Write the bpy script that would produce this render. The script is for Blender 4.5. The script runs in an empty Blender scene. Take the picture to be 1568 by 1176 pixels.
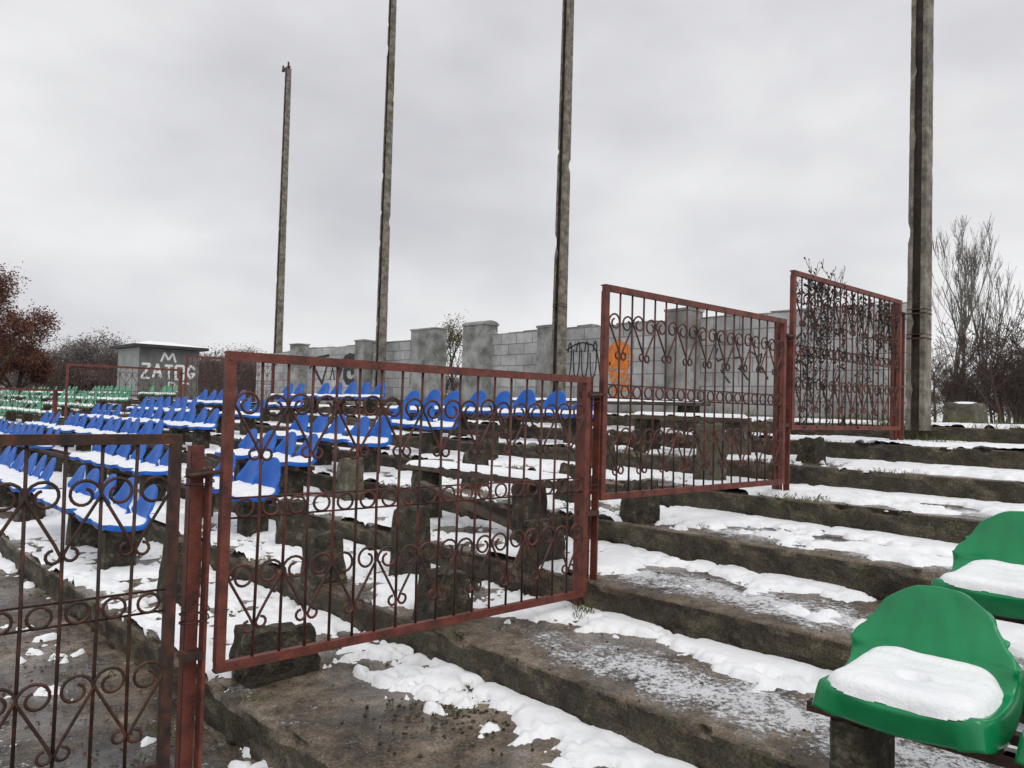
import bpy, math, random
import numpy as np
from mathutils import Vector, Matrix
random.seed(7); rng=np.random.default_rng(7)
scene=bpy.context.scene
scene.view_settings.view_transform='Standard'
scene.view_settings.look='None'
scene.view_settings.exposure=0

# ---------------------------------------------------------------- noise
TAB=rng.random((256,256))
def vn(x,y,s=0):
    x=np.asarray(x,float)+s*17.3; y=np.asarray(y,float)+s*9.1
    xi=np.floor(x).astype(int); yi=np.floor(y).astype(int)
    fx=x-xi; fy=y-yi; fx=fx*fx*(3-2*fx); fy=fy*fy*(3-2*fy)
    g=lambda a,b: TAB[a&255,b&255]
    return (g(xi,yi)*(1-fx)+g(xi+1,yi)*fx)*(1-fy)+(g(xi,yi+1)*(1-fx)+g(xi+1,yi+1)*fx)*fy
def fbm(x,y,s=0,o=4):
    t=0;a=.5;f=1;n=0
    for i in range(o):
        t=t+a*vn(np.asarray(x)*f,np.asarray(y)*f,s+i*3); n+=a; a*=.5; f*=2.03
    return t/n

# ---------------------------------------------------------------- materials
def newmat(name):
    m=bpy.data.materials.new(name); m.use_nodes=True
    nt=m.node_tree; b=nt.nodes['Principled BSDF']
    return m,nt,b
def nnode(nt,scale,detail=5,rough=.6,vec=None,dist=0):
    n=nt.nodes.new('ShaderNodeTexNoise'); n.inputs['Scale'].default_value=scale
    n.inputs['Detail'].default_value=detail; n.inputs['Roughness'].default_value=rough
    n.inputs['Distortion'].default_value=dist
    if vec is not None: nt.links.new(vec,n.inputs['Vector'])
    return n
def ramp(nt,src,stops):
    r=nt.nodes.new('ShaderNodeValToRGB'); e=r.color_ramp.elements
    while len(e)<len(stops): e.new(.5)
    for i,(p,c) in enumerate(stops):
        e[i].position=p; e[i].color=(c[0],c[1],c[2],1) if not isinstance(c,(int,float)) else (c,c,c,1)
    nt.links.new(src,r.inputs['Fac']); return r
def mix(nt,fac,a,b,mode='MIX'):
    m=nt.nodes.new('ShaderNodeMix'); m.data_type='RGBA'; m.blend_type=mode
    for i,v in ((0,fac),(6,a),(7,b)):
        if hasattr(v,'is_linked') or hasattr(v,'links'): nt.links.new(v,m.inputs[i])
        elif isinstance(v,(int,float)): m.inputs[i].default_value=v
        else: m.inputs[i].default_value=(v[0],v[1],v[2],1)
    return m.outputs[2]
def math_(nt,op,a,b=None,clamp=False):
    m=nt.nodes.new('ShaderNodeMath'); m.operation=op; m.use_clamp=clamp
    for i,v in ((0,a),(1,b)):
        if v is None: continue
        if isinstance(v,(int,float)): m.inputs[i].default_value=v
        else: nt.links.new(v,m.inputs[i])
    return m.outputs[0]
def bump(nt,b,h,strength=.4,dist=.01):
    n=nt.nodes.new('ShaderNodeBump'); n.inputs['Strength'].default_value=strength
    n.inputs['Distance'].default_value=dist
    nt.links.new(h,n.inputs['Height']); nt.links.new(n.outputs[0],b.inputs['Normal'])
def objco(nt):
    t=nt.nodes.new('ShaderNodeTexCoord'); return t.outputs['Object']
def simple(name,stops,scale=8,rough=.7,bs=.3,bd=.01,fine=60,detail=5,spec=.5):
    m,nt,b=newmat(name); co=objco(nt)
    n=nnode(nt,scale,detail,.65,co); r=ramp(nt,n.outputs[0],stops)
    nt.links.new(r.outputs[0],b.inputs['Base Color'])
    b.inputs['Roughness'].default_value=rough
    b.inputs['Specular IOR Level'].default_value=spec
    if bs>0:
        f=nnode(nt,fine,3,.6,co); bump(nt,b,f.outputs[0],bs,bd)
    return m

def mat_steps():
    m,nt,b=newmat('wet_concrete_steps'); co=objco(nt)
    n1=nnode(nt,1.7,7,.72,co,.5)
    c=ramp(nt,n1.outputs[0],[(.34,(.036,.027,.020)),(.45,(.10,.074,.048)),(.54,(.20,.152,.103)),(.66,(.32,.27,.21))]).outputs[0]
    n2=nnode(nt,90,3,.7,co)
    n3=nnode(nt,9,6,.75,co)
    c=mix(nt,1.0,c,ramp(nt,n3.outputs[0],[(.36,.42),(.60,1.3)]).outputs[0],'MULTIPLY')
    c=mix(nt,1.0,c,ramp(nt,n2.outputs[0],[(.36,.5),(.62,1.25)]).outputs[0],'MULTIPLY')
    vor=nt.nodes.new('ShaderNodeTexVoronoi'); vor.inputs['Scale'].default_value=55; nt.links.new(co,vor.inputs['Vector'])
    vm=ramp(nt,vor.outputs['Distance'],[(.14,1),(.32,0)]).outputs[0]
    vsel=ramp(nt,nnode(nt,11,3,.6,co).outputs[0],[(.44,0),(.58,.75)]).outputs[0]
    c=mix(nt,math_(nt,'MULTIPLY',vm,vsel),c,mix(nt,vor.outputs['Color'],(.07,.06,.045),(.46,.42,.35)))
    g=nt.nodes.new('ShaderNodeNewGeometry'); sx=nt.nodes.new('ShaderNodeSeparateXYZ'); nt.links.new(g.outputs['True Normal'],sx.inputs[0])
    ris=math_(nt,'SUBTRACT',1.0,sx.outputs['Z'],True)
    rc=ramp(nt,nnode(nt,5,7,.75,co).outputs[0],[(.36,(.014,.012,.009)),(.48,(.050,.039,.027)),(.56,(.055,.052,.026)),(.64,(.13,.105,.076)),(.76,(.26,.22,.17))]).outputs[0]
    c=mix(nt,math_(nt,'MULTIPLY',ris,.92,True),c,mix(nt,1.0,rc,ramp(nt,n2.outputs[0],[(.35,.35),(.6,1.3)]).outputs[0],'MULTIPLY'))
    mo=ramp(nt,nnode(nt,2.3,7,.8,co).outputs[0],[(.60,0),(.67,.75)]).outputs[0]
    c=mix(nt,mo,c,ramp(nt,n2.outputs[0],[(.4,(.022,.024,.010)),(.6,(.07,.08,.02))]).outputs[0])
    at=nt.nodes.new('ShaderNodeAttribute'); at.attribute_name='frost'
    fn=nnode(nt,42,5,.9,co); fn2=nnode(nt,5,7,.8,co,.3)
    s=math_(nt,'ADD',math_(nt,'MULTIPLY',at.outputs['Fac'],.30),math_(nt,'MULTIPLY',fn.outputs[0],1.05))
    s=math_(nt,'ADD',s,math_(nt,'MULTIPLY',fn2.outputs[0],.8))
    fm=ramp(nt,math_(nt,'SUBTRACT',s,.5),[(.59,0),(.69,.95)]).outputs[0]
    # lower walkway: dark, soaked, puddled
    sp=nt.nodes.new('ShaderNodeSeparateXYZ'); nt.links.new(co,sp.inputs[0])
    low=math_(nt,'LESS_THAN',sp.outputs['X'],1.43)
    pud=ramp(nt,nnode(nt,1.1,4,.6,co).outputs[0],[(.40,1),(.50,0)]).outputs[0]
    lp=math_(nt,'MULTIPLY',low,pud)
    c=mix(nt,math_(nt,'MULTIPLY',lp,.6),c,(.035,.027,.021))
    c=mix(nt,fm,c,(.76,.77,.79))
    nt.links.new(c,b.inputs['Base Color'])
    w=ramp(nt,nnode(nt,1.6,5,.65,co).outputs[0],[(.44,.11),(.56,.68)]).outputs[0]
    w=mix(nt,lp,w,(.06,.06,.06))
    w=mix(nt,ris,w,(.85,.85,.85))
    nt.links.new(mix(nt,fm,w,(.8,.8,.8)),b.inputs['Roughness'])
    h=math_(nt,'ADD',math_(nt,'MULTIPLY',n2.outputs[0],.6),n3.outputs[0])
    h=math_(nt,'MULTIPLY',h,math_(nt,'SUBTRACT',1.0,math_(nt,'MULTIPLY',lp,.85)))
    h=math_(nt,'ADD',h,math_(nt,'MULTIPLY',fm,.5))
    bump(nt,b,h,.9,.016)
    return m
def mat_snow():
    m,nt,b=newmat('snow'); co=objco(nt)
    n=nnode(nt,6,5,.6,co)
    c=ramp(nt,n.outputs[0],[(.3,(.84,.86,.89)),(.6,(.94,.95,.96))]).outputs[0]
    d=ramp(nt,nnode(nt,38,4,.7,co).outputs[0],[(.70,0),(.76,.7)]).outputs[0]
    c=mix(nt,d,c,(.30,.26,.20))
    nt.links.new(c,b.inputs['Base Color'])
    b.inputs['Roughness'].default_value=.7
    h=math_(nt,'ADD',math_(nt,'MULTIPLY',nnode(nt,120,3,.6,co).outputs[0],.25),nnode(nt,20,5,.6,co).outputs[0])
    bump(nt,b,h,.55,.014)
    return m
M={}
M['steps']=mat_steps(); M['snow']=mat_snow()
M['conc']=simple('weathered_concrete',[(.34,(.04,.034,.024)),(.48,(.11,.095,.07)),(.57,(.12,.11,.07)),(.68,(.26,.23,.185))],9,.85,.8,.02,50,7)
M['conc_dark']=simple('dark_mossy_concrete',[(.34,(.013,.011,.008)),(.46,(.048,.038,.027)),(.55,(.055,.053,.028)),(.66,(.17,.14,.11))],13,.85,1.0,.03,45,7)
M['pole']=simple('pole_concrete',[(.34,(.085,.072,.055)),(.5,(.18,.16,.125)),(.66,(.30,.27,.22))],9,.85,.8,.02,40,7)
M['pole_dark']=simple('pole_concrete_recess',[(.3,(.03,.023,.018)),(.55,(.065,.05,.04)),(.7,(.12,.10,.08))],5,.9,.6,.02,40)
M['rust']=simple('rusty_red_paint',[(.30,(.038,.017,.011)),(.44,(.105,.028,.019)),(.56,(.175,.042,.027)),(.66,(.165,.060,.036)),(.74,(.10,.048,.026))],11,.6,.6,.005,130,8)
M['rust_dark']=simple('dark_rusty_iron',[(.3,(.014,.010,.009)),(.5,(.045,.020,.013)),(.72,(.13,.04,.02))],16,.65,.5,.004,150)
M['rust_thin']=simple('rusty_thin_bars',[(.36,(.023,.012,.009)),(.5,(.07,.022,.015)),(.66,(.16,.040,.026))],9,.6,.0,.003,150)
M['blue']=simple('blue_plastic',[(.3,(.004,.075,.36)),(.7,(.009,.14,.58))],3,.42,.0,.003,200,3,.3)
M['green']=simple('green_plastic',[(.3,(.004,.18,.062)),(.7,(.008,.27,.095))],5,.20,.06,.002,160,3)
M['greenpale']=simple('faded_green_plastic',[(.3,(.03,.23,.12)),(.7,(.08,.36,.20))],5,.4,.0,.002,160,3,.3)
M['bark']=simple('bark',[(.3,(.03,.025,.02)),(.7,(.09,.075,.06))],5,.9,.0,.01,30,3)
M['bark_pale']=simple('pale_poplar_bark',[(.3,(.12,.105,.09)),(.7,(.24,.22,.19))],5,.9,.0,.01,30,3)
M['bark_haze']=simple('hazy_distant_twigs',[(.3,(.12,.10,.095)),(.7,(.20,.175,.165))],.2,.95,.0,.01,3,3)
M['bark_red']=simple('reddish_twigs',[(.3,(.045,.030,.026)),(.7,(.10,.066,.055))],.5,.95,.0,.01,3,3)
M['leaf_brown']=simple('brown_autumn_leaves',[(.3,(.065,.026,.018)),(.7,(.20,.078,.045))],.8,.8,.0,.01,3,3)
M['leaf_green']=simple('olive_leaves',[(.3,(.08,.09,.02)),(.7,(.2,.19,.06))],1.5,.8,.0,.01,3,3)
M['leaf_dead']=simple('dead_leaves',[(.3,(.02,.012,.009)),(.7,(.12,.06,.03))],9,.8,.0,.01,3,3)
M['leaf_dark']=simple('dry_vine_leaves',[(.3,(.014,.009,.008)),(.7,(.055,.032,.022))],9,.85,.0,.01,3,3)
M['grass']=simple('moss_grass',[(.3,(.035,.06,.01)),(.7,(.13,.15,.035))],9,.8,.0,.01,3,3)
M['black']=simple('black_spray_paint',[(.3,(.01,.01,.012)),(.7,(.03,.03,.035))],9,.6,.0,.01,3,3)
M['orange']=simple('orange_spray_paint',[(.35,(.55,.18,.04)),(.6,(.88,.24,.02))],12,.6,.0,.01,3,3)
M['white']=simple('white_paint',[(.3,(.65,.65,.65)),(.7,(.85,.85,.85))],9,.6,.0,.01,3,3)
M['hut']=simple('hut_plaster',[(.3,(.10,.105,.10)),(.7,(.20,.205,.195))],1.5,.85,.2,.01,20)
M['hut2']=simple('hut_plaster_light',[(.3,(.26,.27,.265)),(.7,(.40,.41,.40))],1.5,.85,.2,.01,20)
M['roof']=simple('dark_roof',[(.3,(.03,.03,.03)),(.7,(.06,.055,.05))],3,.8,.2,.01,20)
M['wood']=simple('old_wood',[(.3,(.03,.022,.016)),(.7,(.12,.09,.065))],6,.8,.4,.006,60)
M['conc_l']=simple('light_concrete',[(.36,(.12,.12,.105)),(.50,(.26,.26,.245)),(.64,(.40,.40,.385))],2.5,.9,.6,.02,40,8)
def mat_wall():
    m,nt,b=newmat('concrete_block_wall'); co=objco(nt)
    sp=nt.nodes.new('ShaderNodeSeparateXYZ'); nt.links.new(co,sp.inputs[0])
    cb=nt.nodes.new('ShaderNodeCombineXYZ'); nt.links.new(math_(nt,'ADD',sp.outputs['Y'],sp.outputs['X']),cb.inputs[0]); nt.links.new(sp.outputs['Z'],cb.inputs[1])
    br=nt.nodes.new('ShaderNodeTexBrick'); nt.links.new(cb.outputs[0],br.inputs['Vector'])
    br.inputs['Scale'].default_value=1; br.inputs['Brick Width'].default_value=.42; br.inputs['Row Height'].default_value=.2
    br.inputs['Mortar Size'].default_value=.009; br.inputs['Mortar Smooth'].default_value=.3
    br.inputs['Color1'].default_value=(.42,.42,.415,1); br.inputs['Color2'].default_value=(.52,.52,.51,1); br.inputs['Mortar'].default_value=(.25,.25,.245,1)
    n=nnode(nt,1.6,7,.75,co)
    c=mix(nt,1.0,br.outputs['Color'],ramp(nt,n.outputs[0],[(.36,.58),(.6,1.08)]).outputs[0],'MULTIPLY')
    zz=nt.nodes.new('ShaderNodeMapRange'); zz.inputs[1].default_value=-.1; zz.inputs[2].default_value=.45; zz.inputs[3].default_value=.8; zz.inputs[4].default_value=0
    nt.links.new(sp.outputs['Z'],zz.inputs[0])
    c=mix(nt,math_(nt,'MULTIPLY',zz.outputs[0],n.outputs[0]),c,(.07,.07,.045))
    nt.links.new(c,b.inputs['Base Color']); b.inputs['Roughness'].default_value=.9
    h=math_(nt,'SUBTRACT',math_(nt,'MULTIPLY',nnode(nt,40,4,.6,co).outputs[0],.3),br.outputs['Fac'])
    bump(nt,b,h,.7,.014); return m
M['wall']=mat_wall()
def mat_ground():
    m,nt,b=newmat('snowy_ground'); co=objco(nt)
    c=ramp(nt,nnode(nt,.8,7,.7,co).outputs[0],[(.3,(.04,.035,.022)),(.55,(.09,.08,.045)),(.7,(.07,.085,.03))]).outputs[0]
    s=ramp(nt,nnode(nt,.45,8,.72,co).outputs[0],[(.50,0),(.54,1)]).outputs[0]
    c=mix(nt,s,c,(.82,.84,.87)); nt.links.new(c,b.inputs['Base Color']); b.inputs['Roughness'].default_value=.9
    bump(nt,b,nnode(nt,12,5,.7,co).outputs[0],.6,.04); return m
M['ground']=mat_ground()

# ---------------------------------------------------------------- mesh builder
class MB:
    def __init__(s): s.v=[]; s.f=[]; s.m=[]; s.sm=[]
    def add(s,vs,fs,mi=0,smooth=False):
        o=len(s.v); s.v.extend([tuple(p) for p in vs])
        for f in fs: s.f.append(tuple(i+o for i in f)); s.m.append(mi); s.sm.append(smooth)
    def box(s,c,d,mi=0,rz=0,jit=0,rx=0):
        R=Matrix.Rotation(rz,3,'Z')@Matrix.Rotation(rx,3,'X'); vs=[]
        for z in(-1,1):
            for x,y in((-1,-1),(1,-1),(1,1),(-1,1)):
                p=R@Vector((x*d[0]/2+random.uniform(-jit,jit),y*d[1]/2+random.uniform(-jit,jit),z*d[2]/2+random.uniform(-jit,jit)))
                vs.append((p.x+c[0],p.y+c[1],p.z+c[2]))
        s.add(vs,[(3,2,1,0),(4,5,6,7),(0,1,5,4),(1,2,6,5),(2,3,7,6),(3,0,4,7)],mi)
    def tube(s,pts,r,sides=5,mi=0,closed=False,smooth=True,cap=True):
        pts=[Vector(p) for p in pts]; n=len(pts)
        rs=r if hasattr(r,'__len__') else [r]*n
        vs=[]; prev=None
        for i in range(n):
            if closed: t=pts[(i+1)%n]-pts[i-1]
            else: t=pts[min(i+1,n-1)]-pts[max(i-1,0)]
            if t.length<1e-9: t=Vector((0,0,1))
            t.normalize()
            if prev is None:
                a=Vector((0,1,0)) if abs(t.y)<.8 else Vector((1,0,0))
            else: a=prev
            a=(a-t*a.dot(t)); 
            if a.length<1e-6: a=t.orthogonal()
            a.normalize(); prev=a; b=t.cross(a)
            for k in range(sides):
                an=2*math.pi*(k+.5)/sides
                vs.append(pts[i]+(a*math.cos(an)+b*math.sin(an))*rs[i])
        fs=[]
        for i in range(n if closed else n-1):
            for k in range(sides):
                j=(i+1)%n; k2=(k+1)%sides
                fs.append((i*sides+k,i*sides+k2,j*sides+k2,j*sides+k))
        if not closed and cap: fs.append(tuple(range(sides))[::-1]); fs.append(tuple((n-1)*sides+k for k in range(sides)))
        s.add(vs,fs,mi,smooth)
    def obj(s,name,mats,parent=None,mesh=None,link=True):
        me=bpy.data.meshes.new(name); me.from_pydata(s.v,[],s.f)
        for m in mats: me.materials.append(m)
        me.polygons.foreach_set('material_index',s.m); me.polygons.foreach_set('use_smooth',s.sm); me.update()
        if not link: return me
        return place(name,me,parent)
def place(name,me,parent=None,loc=(0,0,0),rz=0,sc=(1,1,1)):
    o=bpy.data.objects.new(name,me); scene.collection.objects.link(o)
    o.location=loc; o.rotation_euler=(0,0,rz); o.scale=sc if hasattr(sc,'__len__') else (sc,)*3
    if parent: o.parent=parent
    return o
def empty(name,loc=(0,0,0)):
    return place(name,None,None,loc)
def grid_obj(name,X,Y,Z,mats,keep=None,attr=None,smooth=True):
    nx,ny=X.shape; V=np.stack([X,Y,Z],-1).reshape(-1,3)
    idx=np.arange(nx*ny).reshape(nx,ny)
    F=np.stack([idx[:-1,:-1],idx[1:,:-1],idx[1:,1:],idx[:-1,1:]],-1).reshape(-1,4)
    if keep is not None:
        F=F[keep.reshape(-1)]
    used=np.unique(F); rm=-np.ones(nx*ny,int); rm[used]=np.arange(len(used)); V=V[used]; F=rm[F]
    me=bpy.data.meshes.new(name); me.vertices.add(len(V)); me.vertices.foreach_set('co',V.ravel())
    me.loops.add(F.size); me.loops.foreach_set('vertex_index',F.ravel().astype(np.int32))
    me.polygons.add(len(F)); me.polygons.foreach_set('loop_start',np.arange(0,F.size,4,dtype=np.int32))
    me.polygons.foreach_set('loop_total',np.full(len(F),4,dtype=np.int32))
    me.polygons.foreach_set('use_smooth',np.full(len(F),smooth))
    me.update(calc_edges=True); me.validate()
    for m in mats: me.materials.append(m)
    if attr is not None:
        a=me.attributes.new('frost','FLOAT','POINT'); a.data.foreach_set('value',attr.reshape(-1)[used].astype(np.float32))
    return place(name,me)

# ---------------------------------------------------------------- terrace
XK={1:1.46,2:2.42,3:3.30,4:4.24,5:5.20,6:6.16,7:7.12,8:8.08,9:10.25}
ZK={1:-1.29,2:-1.115,3:-.945,4:-.765,5:-.585,6:-.405,7:-.225,8:-.06}
for k in range(0,-6,-1): XK[k]=1.46-.96*(1-k); ZK[k]=-1.29-.177*(1-k)
FY=2.92
ys=np.concatenate([np.arange(-5,-.5,.2),np.arange(-.5,7,.025),np.arange(7,20,.12),np.arange(20,48,.5)])
px=[];pz=[];pt=[];pk=[]
for k in range(-5,9):
    x0,x1,z0=XK[k],XK[k+1],ZK[k]; zb=ZK.get(k-1,-2.6)
    for f in (0,.2,.4,.6,.8,.95): px.append(x0+.0); pz.append(zb+(z0-zb)*f); pt.append(0 if f<.9 else 1); pk.append(k)
    n=30 if 0<=k<=7 else 10
    for i in range(n):
        s=i/(n-1); s=.010+s*.990
        px.append(x0+(x1-x0)*s); pz.append(z0); pt.append(2 if i>0 else 1); pk.append(k)
px=np.array(px);pz=np.array(pz);pt=np.array(pt);pk=np.array(pk)
Xg=np.repeat(px[:,None],len(ys),1); Yg=np.repeat(ys[None],len(px),0); Zg=np.repeat(pz[:,None],len(ys),1)
T=pt[:,None]; K=pk[:,None]
wob=(fbm(Yg*1.1,K*7.7,1,3)-.5)*.05
Xg=Xg+np.where(T<2,wob,0)+np.where(T==0,(fbm(Yg*11,Zg*16+K,5,4)-.5)*.06,0)
chip=np.clip(fbm(Yg*6,K*3.3,9,5)-.54,0,1)
Xg=Xg+np.where(T==1,chip*.25+(fbm(Yg*22,K*1.3,33,2)-.5)*.012,0)
Zg=Zg-np.where(T==1,chip*.12,0)+np.where(T==2,(fbm(Xg*3,Yg*3,4,4)-.5)*.014,0)
xk=np.array([XK[k] for k in pk])[:,None]; xk1=np.array([XK[k+1] for k in pk])[:,None]
S=(Xg-xk)/(xk1-xk)
near=Yg<FY
fr=np.exp(-((S-.42)/.32)**2)*np.where((K>=2)&near,1.0,.0)
fr=np.where((K==2)&near,fr*np.clip((3.4-Yg)/1.2,0,1)*1.05,fr)
fr=np.where((K<=1)&near,.05+.35*np.exp(-((S-.2)/.2)**2)*(Yg<1.0)*(K==1),fr)
fr=np.where(~near,.28+.1*(K>3),fr)
fr=np.where(T<2,-.4,fr)
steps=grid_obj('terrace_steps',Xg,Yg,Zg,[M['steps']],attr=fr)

def snowf(k,X,Y):
    s=(X-XK[k])/(XK[k+1]-XK[k])
    n=fbm(X*4.2,Y*3.4,20+k,5); n2=fbm(X*1.3,Y*1.3,40+k,4); nf=fbm(X*13,Y*13,60+k,4)
    edge=.78+.10*(fbm(Y*.9,Y*0+k*3.1,70,3)-.5)*2
    if k==1: edge=edge+.04
    if k>=4: edge=edge-.07
    back=(s-edge)*9+(n-.5)*5.0+(nf-.5)*3.5+.3
    back=np.where(s>.985,back-(s-.985)*30,back)
    front=np.full_like(X,-5.)
    if k>=4: front=(1-np.abs(s-.36)/.20)*1.7+(n-.5)*5+(n2-.5)*3+(nf-.5)*2+.9*(k>=5)+.4*(k>=6)
    if k==3: front=(1-np.abs(s-.45)/.2)*1.0+(n-.5)*5+(nf-.5)*2-1.5*np.clip((Y-1.5),0,9)
    fa=np.maximum(back,front)
    if k<=0: fa=back+.3
    far=(n2-.5)*6+(n-.5)*8+(nf-.5)*5+.3+ (s-.5)*1.0 + .3*(k>=2) + 1.6*np.clip((Y-14)/5,0,1)
    if k<=0: far=far-2.2
    if k==1: far=far+.4
    tr=FY+(.55 if k==1 else 0)
    w=np.clip((Y-tr+.15)/.3,0,1)
    f=fa*(1-w)+far*w
    if k==1: f=f+np.where((Y>2.6)&(Y<3.5),(nf-.52)*6+(s>.6)*.8,0)
    th=.042+.014*(n2-.5)
    return np.where(f<=0,-.012,th*(1-np.exp(-f*1.5))-.004)+ (nf-.5)*.010*(f>0)
sn=0
for (ya,yb,dy,dx) in ((-.4,6.5,.016,.016),(6.5,20,.06,.05),(20,47,.3,.12),(-5,-.4,.08,.06)):
    for k in range(-1,9):
        if k<0 and dy>.06: continue
        x=np.linspace(XK[k]+.015,XK[k+1]+.0,max(4,int((XK[k+1]-XK[k])/dx))); y=np.arange(ya,yb+dy*.5,dy)
        X,Y=np.meshgrid(x,y,indexing='ij'); h=snowf(k,X,Y)
        X2=X+np.where(X<XK[k]+.05,(fbm(Y*1.1,Y*0+k*7.7,1,3)-.5)*.05,0)
        Z=ZK[k]+h+(fbm(X*3,Y*3,4,4)-.5)*.014
        kp=(h[:-1,:-1]>0)|(h[1:,:-1]>0)|(h[1:,1:]>0)|(h[:-1,1:]>0)
        o=grid_obj('snow_part',X2,Y,Z,[M['snow']],keep=kp)
        if sn==0: snow_parent=empty('snow_patches')
        o.parent=snow_parent; sn+=1

# ground sheet
gx=np.concatenate([np.linspace(-900,-20,12),np.linspace(-15,9.6,12),[10.2,11],np.linspace(13,60,30),np.linspace(70,140,12),np.linspace(200,1200,12)])
gy=np.concatenate([np.linspace(-900,-40,12),np.linspace(-30,80,60),np.linspace(100,1200,16)])
X,Y=np.meshgrid(gx,gy,indexing='ij')
Z=np.where(X<9.7,-2.6,np.where(X<65,-.12+(fbm(X*.2,Y*.2,3)-.5)*.25*np.clip((X-10.2)/4,0,1),-.12-np.clip((X-65)/40,0,1)*1.6))
grid_obj('ground',X,Y,Z,[M['ground']])

# ---------------------------------------------------------------- fences
def scroll(sp):
    pts=[]
    c=(.51,.72)
    for i in range(20):
        a=math.radians(430-430*i/19); r=.19+.30*i/19
        pts.append((c[0]+r*math.cos(a),c[1]+r*math.sin(a)))
    p0=pts[-1]
    for i in range(1,6):
        t=i/6; pts.append((p0[0]*(1-t)**1.0+.03*t,p0[1]*(1-t)-.95*t))
    for i in range(9):
        a=math.radians(180+270*i/8); pts.append((.23+.19*math.cos(a),-1.0+.19*math.sin(a)))
    return [(u*sp,w*sp) for u,w in pts]
def fence_panel(name,x0,x1,z0,z1,y,dark=0,near=True,nb=17,legs=()):
    b=MB(); fr=.036 if near else .05; ms=[M['rust'],M['rust_thin'],M['rust_dark']]
    mf=2 if dark else 0; mt=2 if dark else 1
    for z in (z0+fr/2,z1-fr/2): 
        b.box(((x0+x1)/2,y,z),(x1-x0,.03,fr),mf)
        b.box(((x0+x1)/2,y+.022,z+(.014 if z>0.5*(z0+z1) else -.014)),(x1-x0-.004,.012,.006),mf)
    for x in (x0+fr/2,x1-fr/2): b.box((x,y+.003,(z0+z1)/2),(fr,.034,z1-z0-2*fr),mf)
    W=x1-x0-2*fr; sp=W/(nb+1); H=z1-z0; r=.0064
    for i in range(nb):
        x=x0+fr+sp*(i+1); dx=random.uniform(-.008,.008)
        b.tube([(x,y,z0+fr),(x+dx,y+random.uniform(-.006,.006),(z0+z1)/2),(x,y,z1-fr)],r,5,mt)
    zc=z0+H*.505
    for dz in (-.038,.038): b.tube([(x0+fr,y+.010,zc+dz),(x1-fr,y+.010,zc+dz)],.0050,4,mt)
    for zz in ((z0+H*.225,z0+H*.765)):
        for i in range(1,nb+1,2):
            xc=x0+fr+sp*(i+0)+0
            for sg in (-1,1):
                jz=random.uniform(-.006,.006)
                if near: b.tube([(xc+sg*u,y-.010,zz+w+jz) for u,w in scroll(sp*random.uniform(.98,1.02))],.0058,5,mt)
                else: b.tube([(xc+sg*u,y-.010,zz+w) for u,w in scroll(sp)[8::2]],.008,3,mt)
    for i in range(nb+1):
        xc=x0+fr+sp*(i+.5); n=16 if near else 7
        b.tube([(xc+.036*math.cos(2*math.pi*k/n),y-.004,zc+.034*math.sin(2*math.pi*k/n)) for k in range(n)],.0056,5 if near else 3,mt,closed=True)
    for (lx,zb,zt,w) in legs: 
        b.box((lx,y+.045,(zb+zt)/2),(w,.012,zt-zb),0); b.box((lx-w/2+.006,y+.07,(zb+zt)/2),(.012,.05-.002,zt-zb-.004),0)
        b.box((lx-.005,y+.02,zt-.10),(w*1.5,.075,.03),2); b.box((lx-.005,y+.02,zb+(zt-zb)*.42),(w*1.5,.07,.028),2)
        b.tube([(lx-.06,y-.03,zt-.105),(lx+.06,y-.03,zt-.095)],.008,6,2)
        if near:
            b.box((lx+w/2+.009,y+.012,(zb+zt)/2-.03),(.012,.045,zt-zb-.1),0)
            for zq in (zt-.16,zb+(zt-zb)*.5):
                b.tube([(lx+.05*math.cos(a)*1.1,y+.02+.05*math.sin(a),zq+.004*q) for q,a in enumerate([i*.8 for i in range(17)])],.003,4,2)
    return b.obj(name,ms)
fence_panel('iron_fence_panel',-1.05,1.055,-1.33,-.125,FY,dark=1,legs=[(1.135,-1.50,-.17,.045)])
fence_panel('iron_fence_panel',1.21,3.27,-1.02,.19,FY,legs=[(3.31,-1.12,.19,.075)])
fence_panel('iron_fence_panel',3.365,5.42,-.50,.72,FY-.01,legs=[(5.46,-.62,.70,.055)])
fence_panel('iron_fence_panel',5.50,7.53,-.10,1.10,FY-.02,legs=[(7.575,-.26,1.08,.045)])
for (a,c,z0,z1) in ((-.2,2.2,-1.33,-.3),(2.3,4.4,-1.02,.16),(4.6,7.15,-.5,.76),(7.25,9.6,-.1,1.12)):
    fence_panel('iron_fence_panel',a,c,z0,z1,20.0,dark=0,near=False,legs=[(c+.03,z0-.3,z1,.06)])

# dead vine on the upper panel
b=MB(); y=FY-.02
for i in range(46):
    x=5.62+abs(random.gauss(0,.5)); 
    if i%4==0: x=random.uniform(5.6,7.4)
    z=random.uniform(-.1,.7); pts=[]
    dirx=random.uniform(-.15,.25)
    for j in range(random.randint(10,24)):
        pts.append((min(max(x,5.55),7.5),y+random.uniform(-.035,.03),z)); x+=dirx*.07+random.gauss(0,.025); z+=random.uniform(.02,.07)
        if z>1.06: z-=.09; x+=random.choice((-.05,.07))
    b.tube(pts,.003,3,0)
    for p in pts:
        for q in range(random.choice((0,0,1,2)) + (1 if p[2]>.7 and p[0]<6.6 else 0)):
            c=Vector(p)+Vector((random.gauss(0,.022),random.gauss(0,.02),random.gauss(0,.03)-.02)); s=random.uniform(.011,.028)
            e1=Vector((random.gauss(0,.6),random.gauss(0,.6),random.gauss(0,1))).normalized()*s; e2=Vector((random.gauss(0,1),random.gauss(0,1),random.gauss(0,1))).normalized()*s*.6
            b.add([c-e1,c+e2*.7,c+e1,c-e2],[(0,1,2),(0,2,3)],1)
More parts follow.
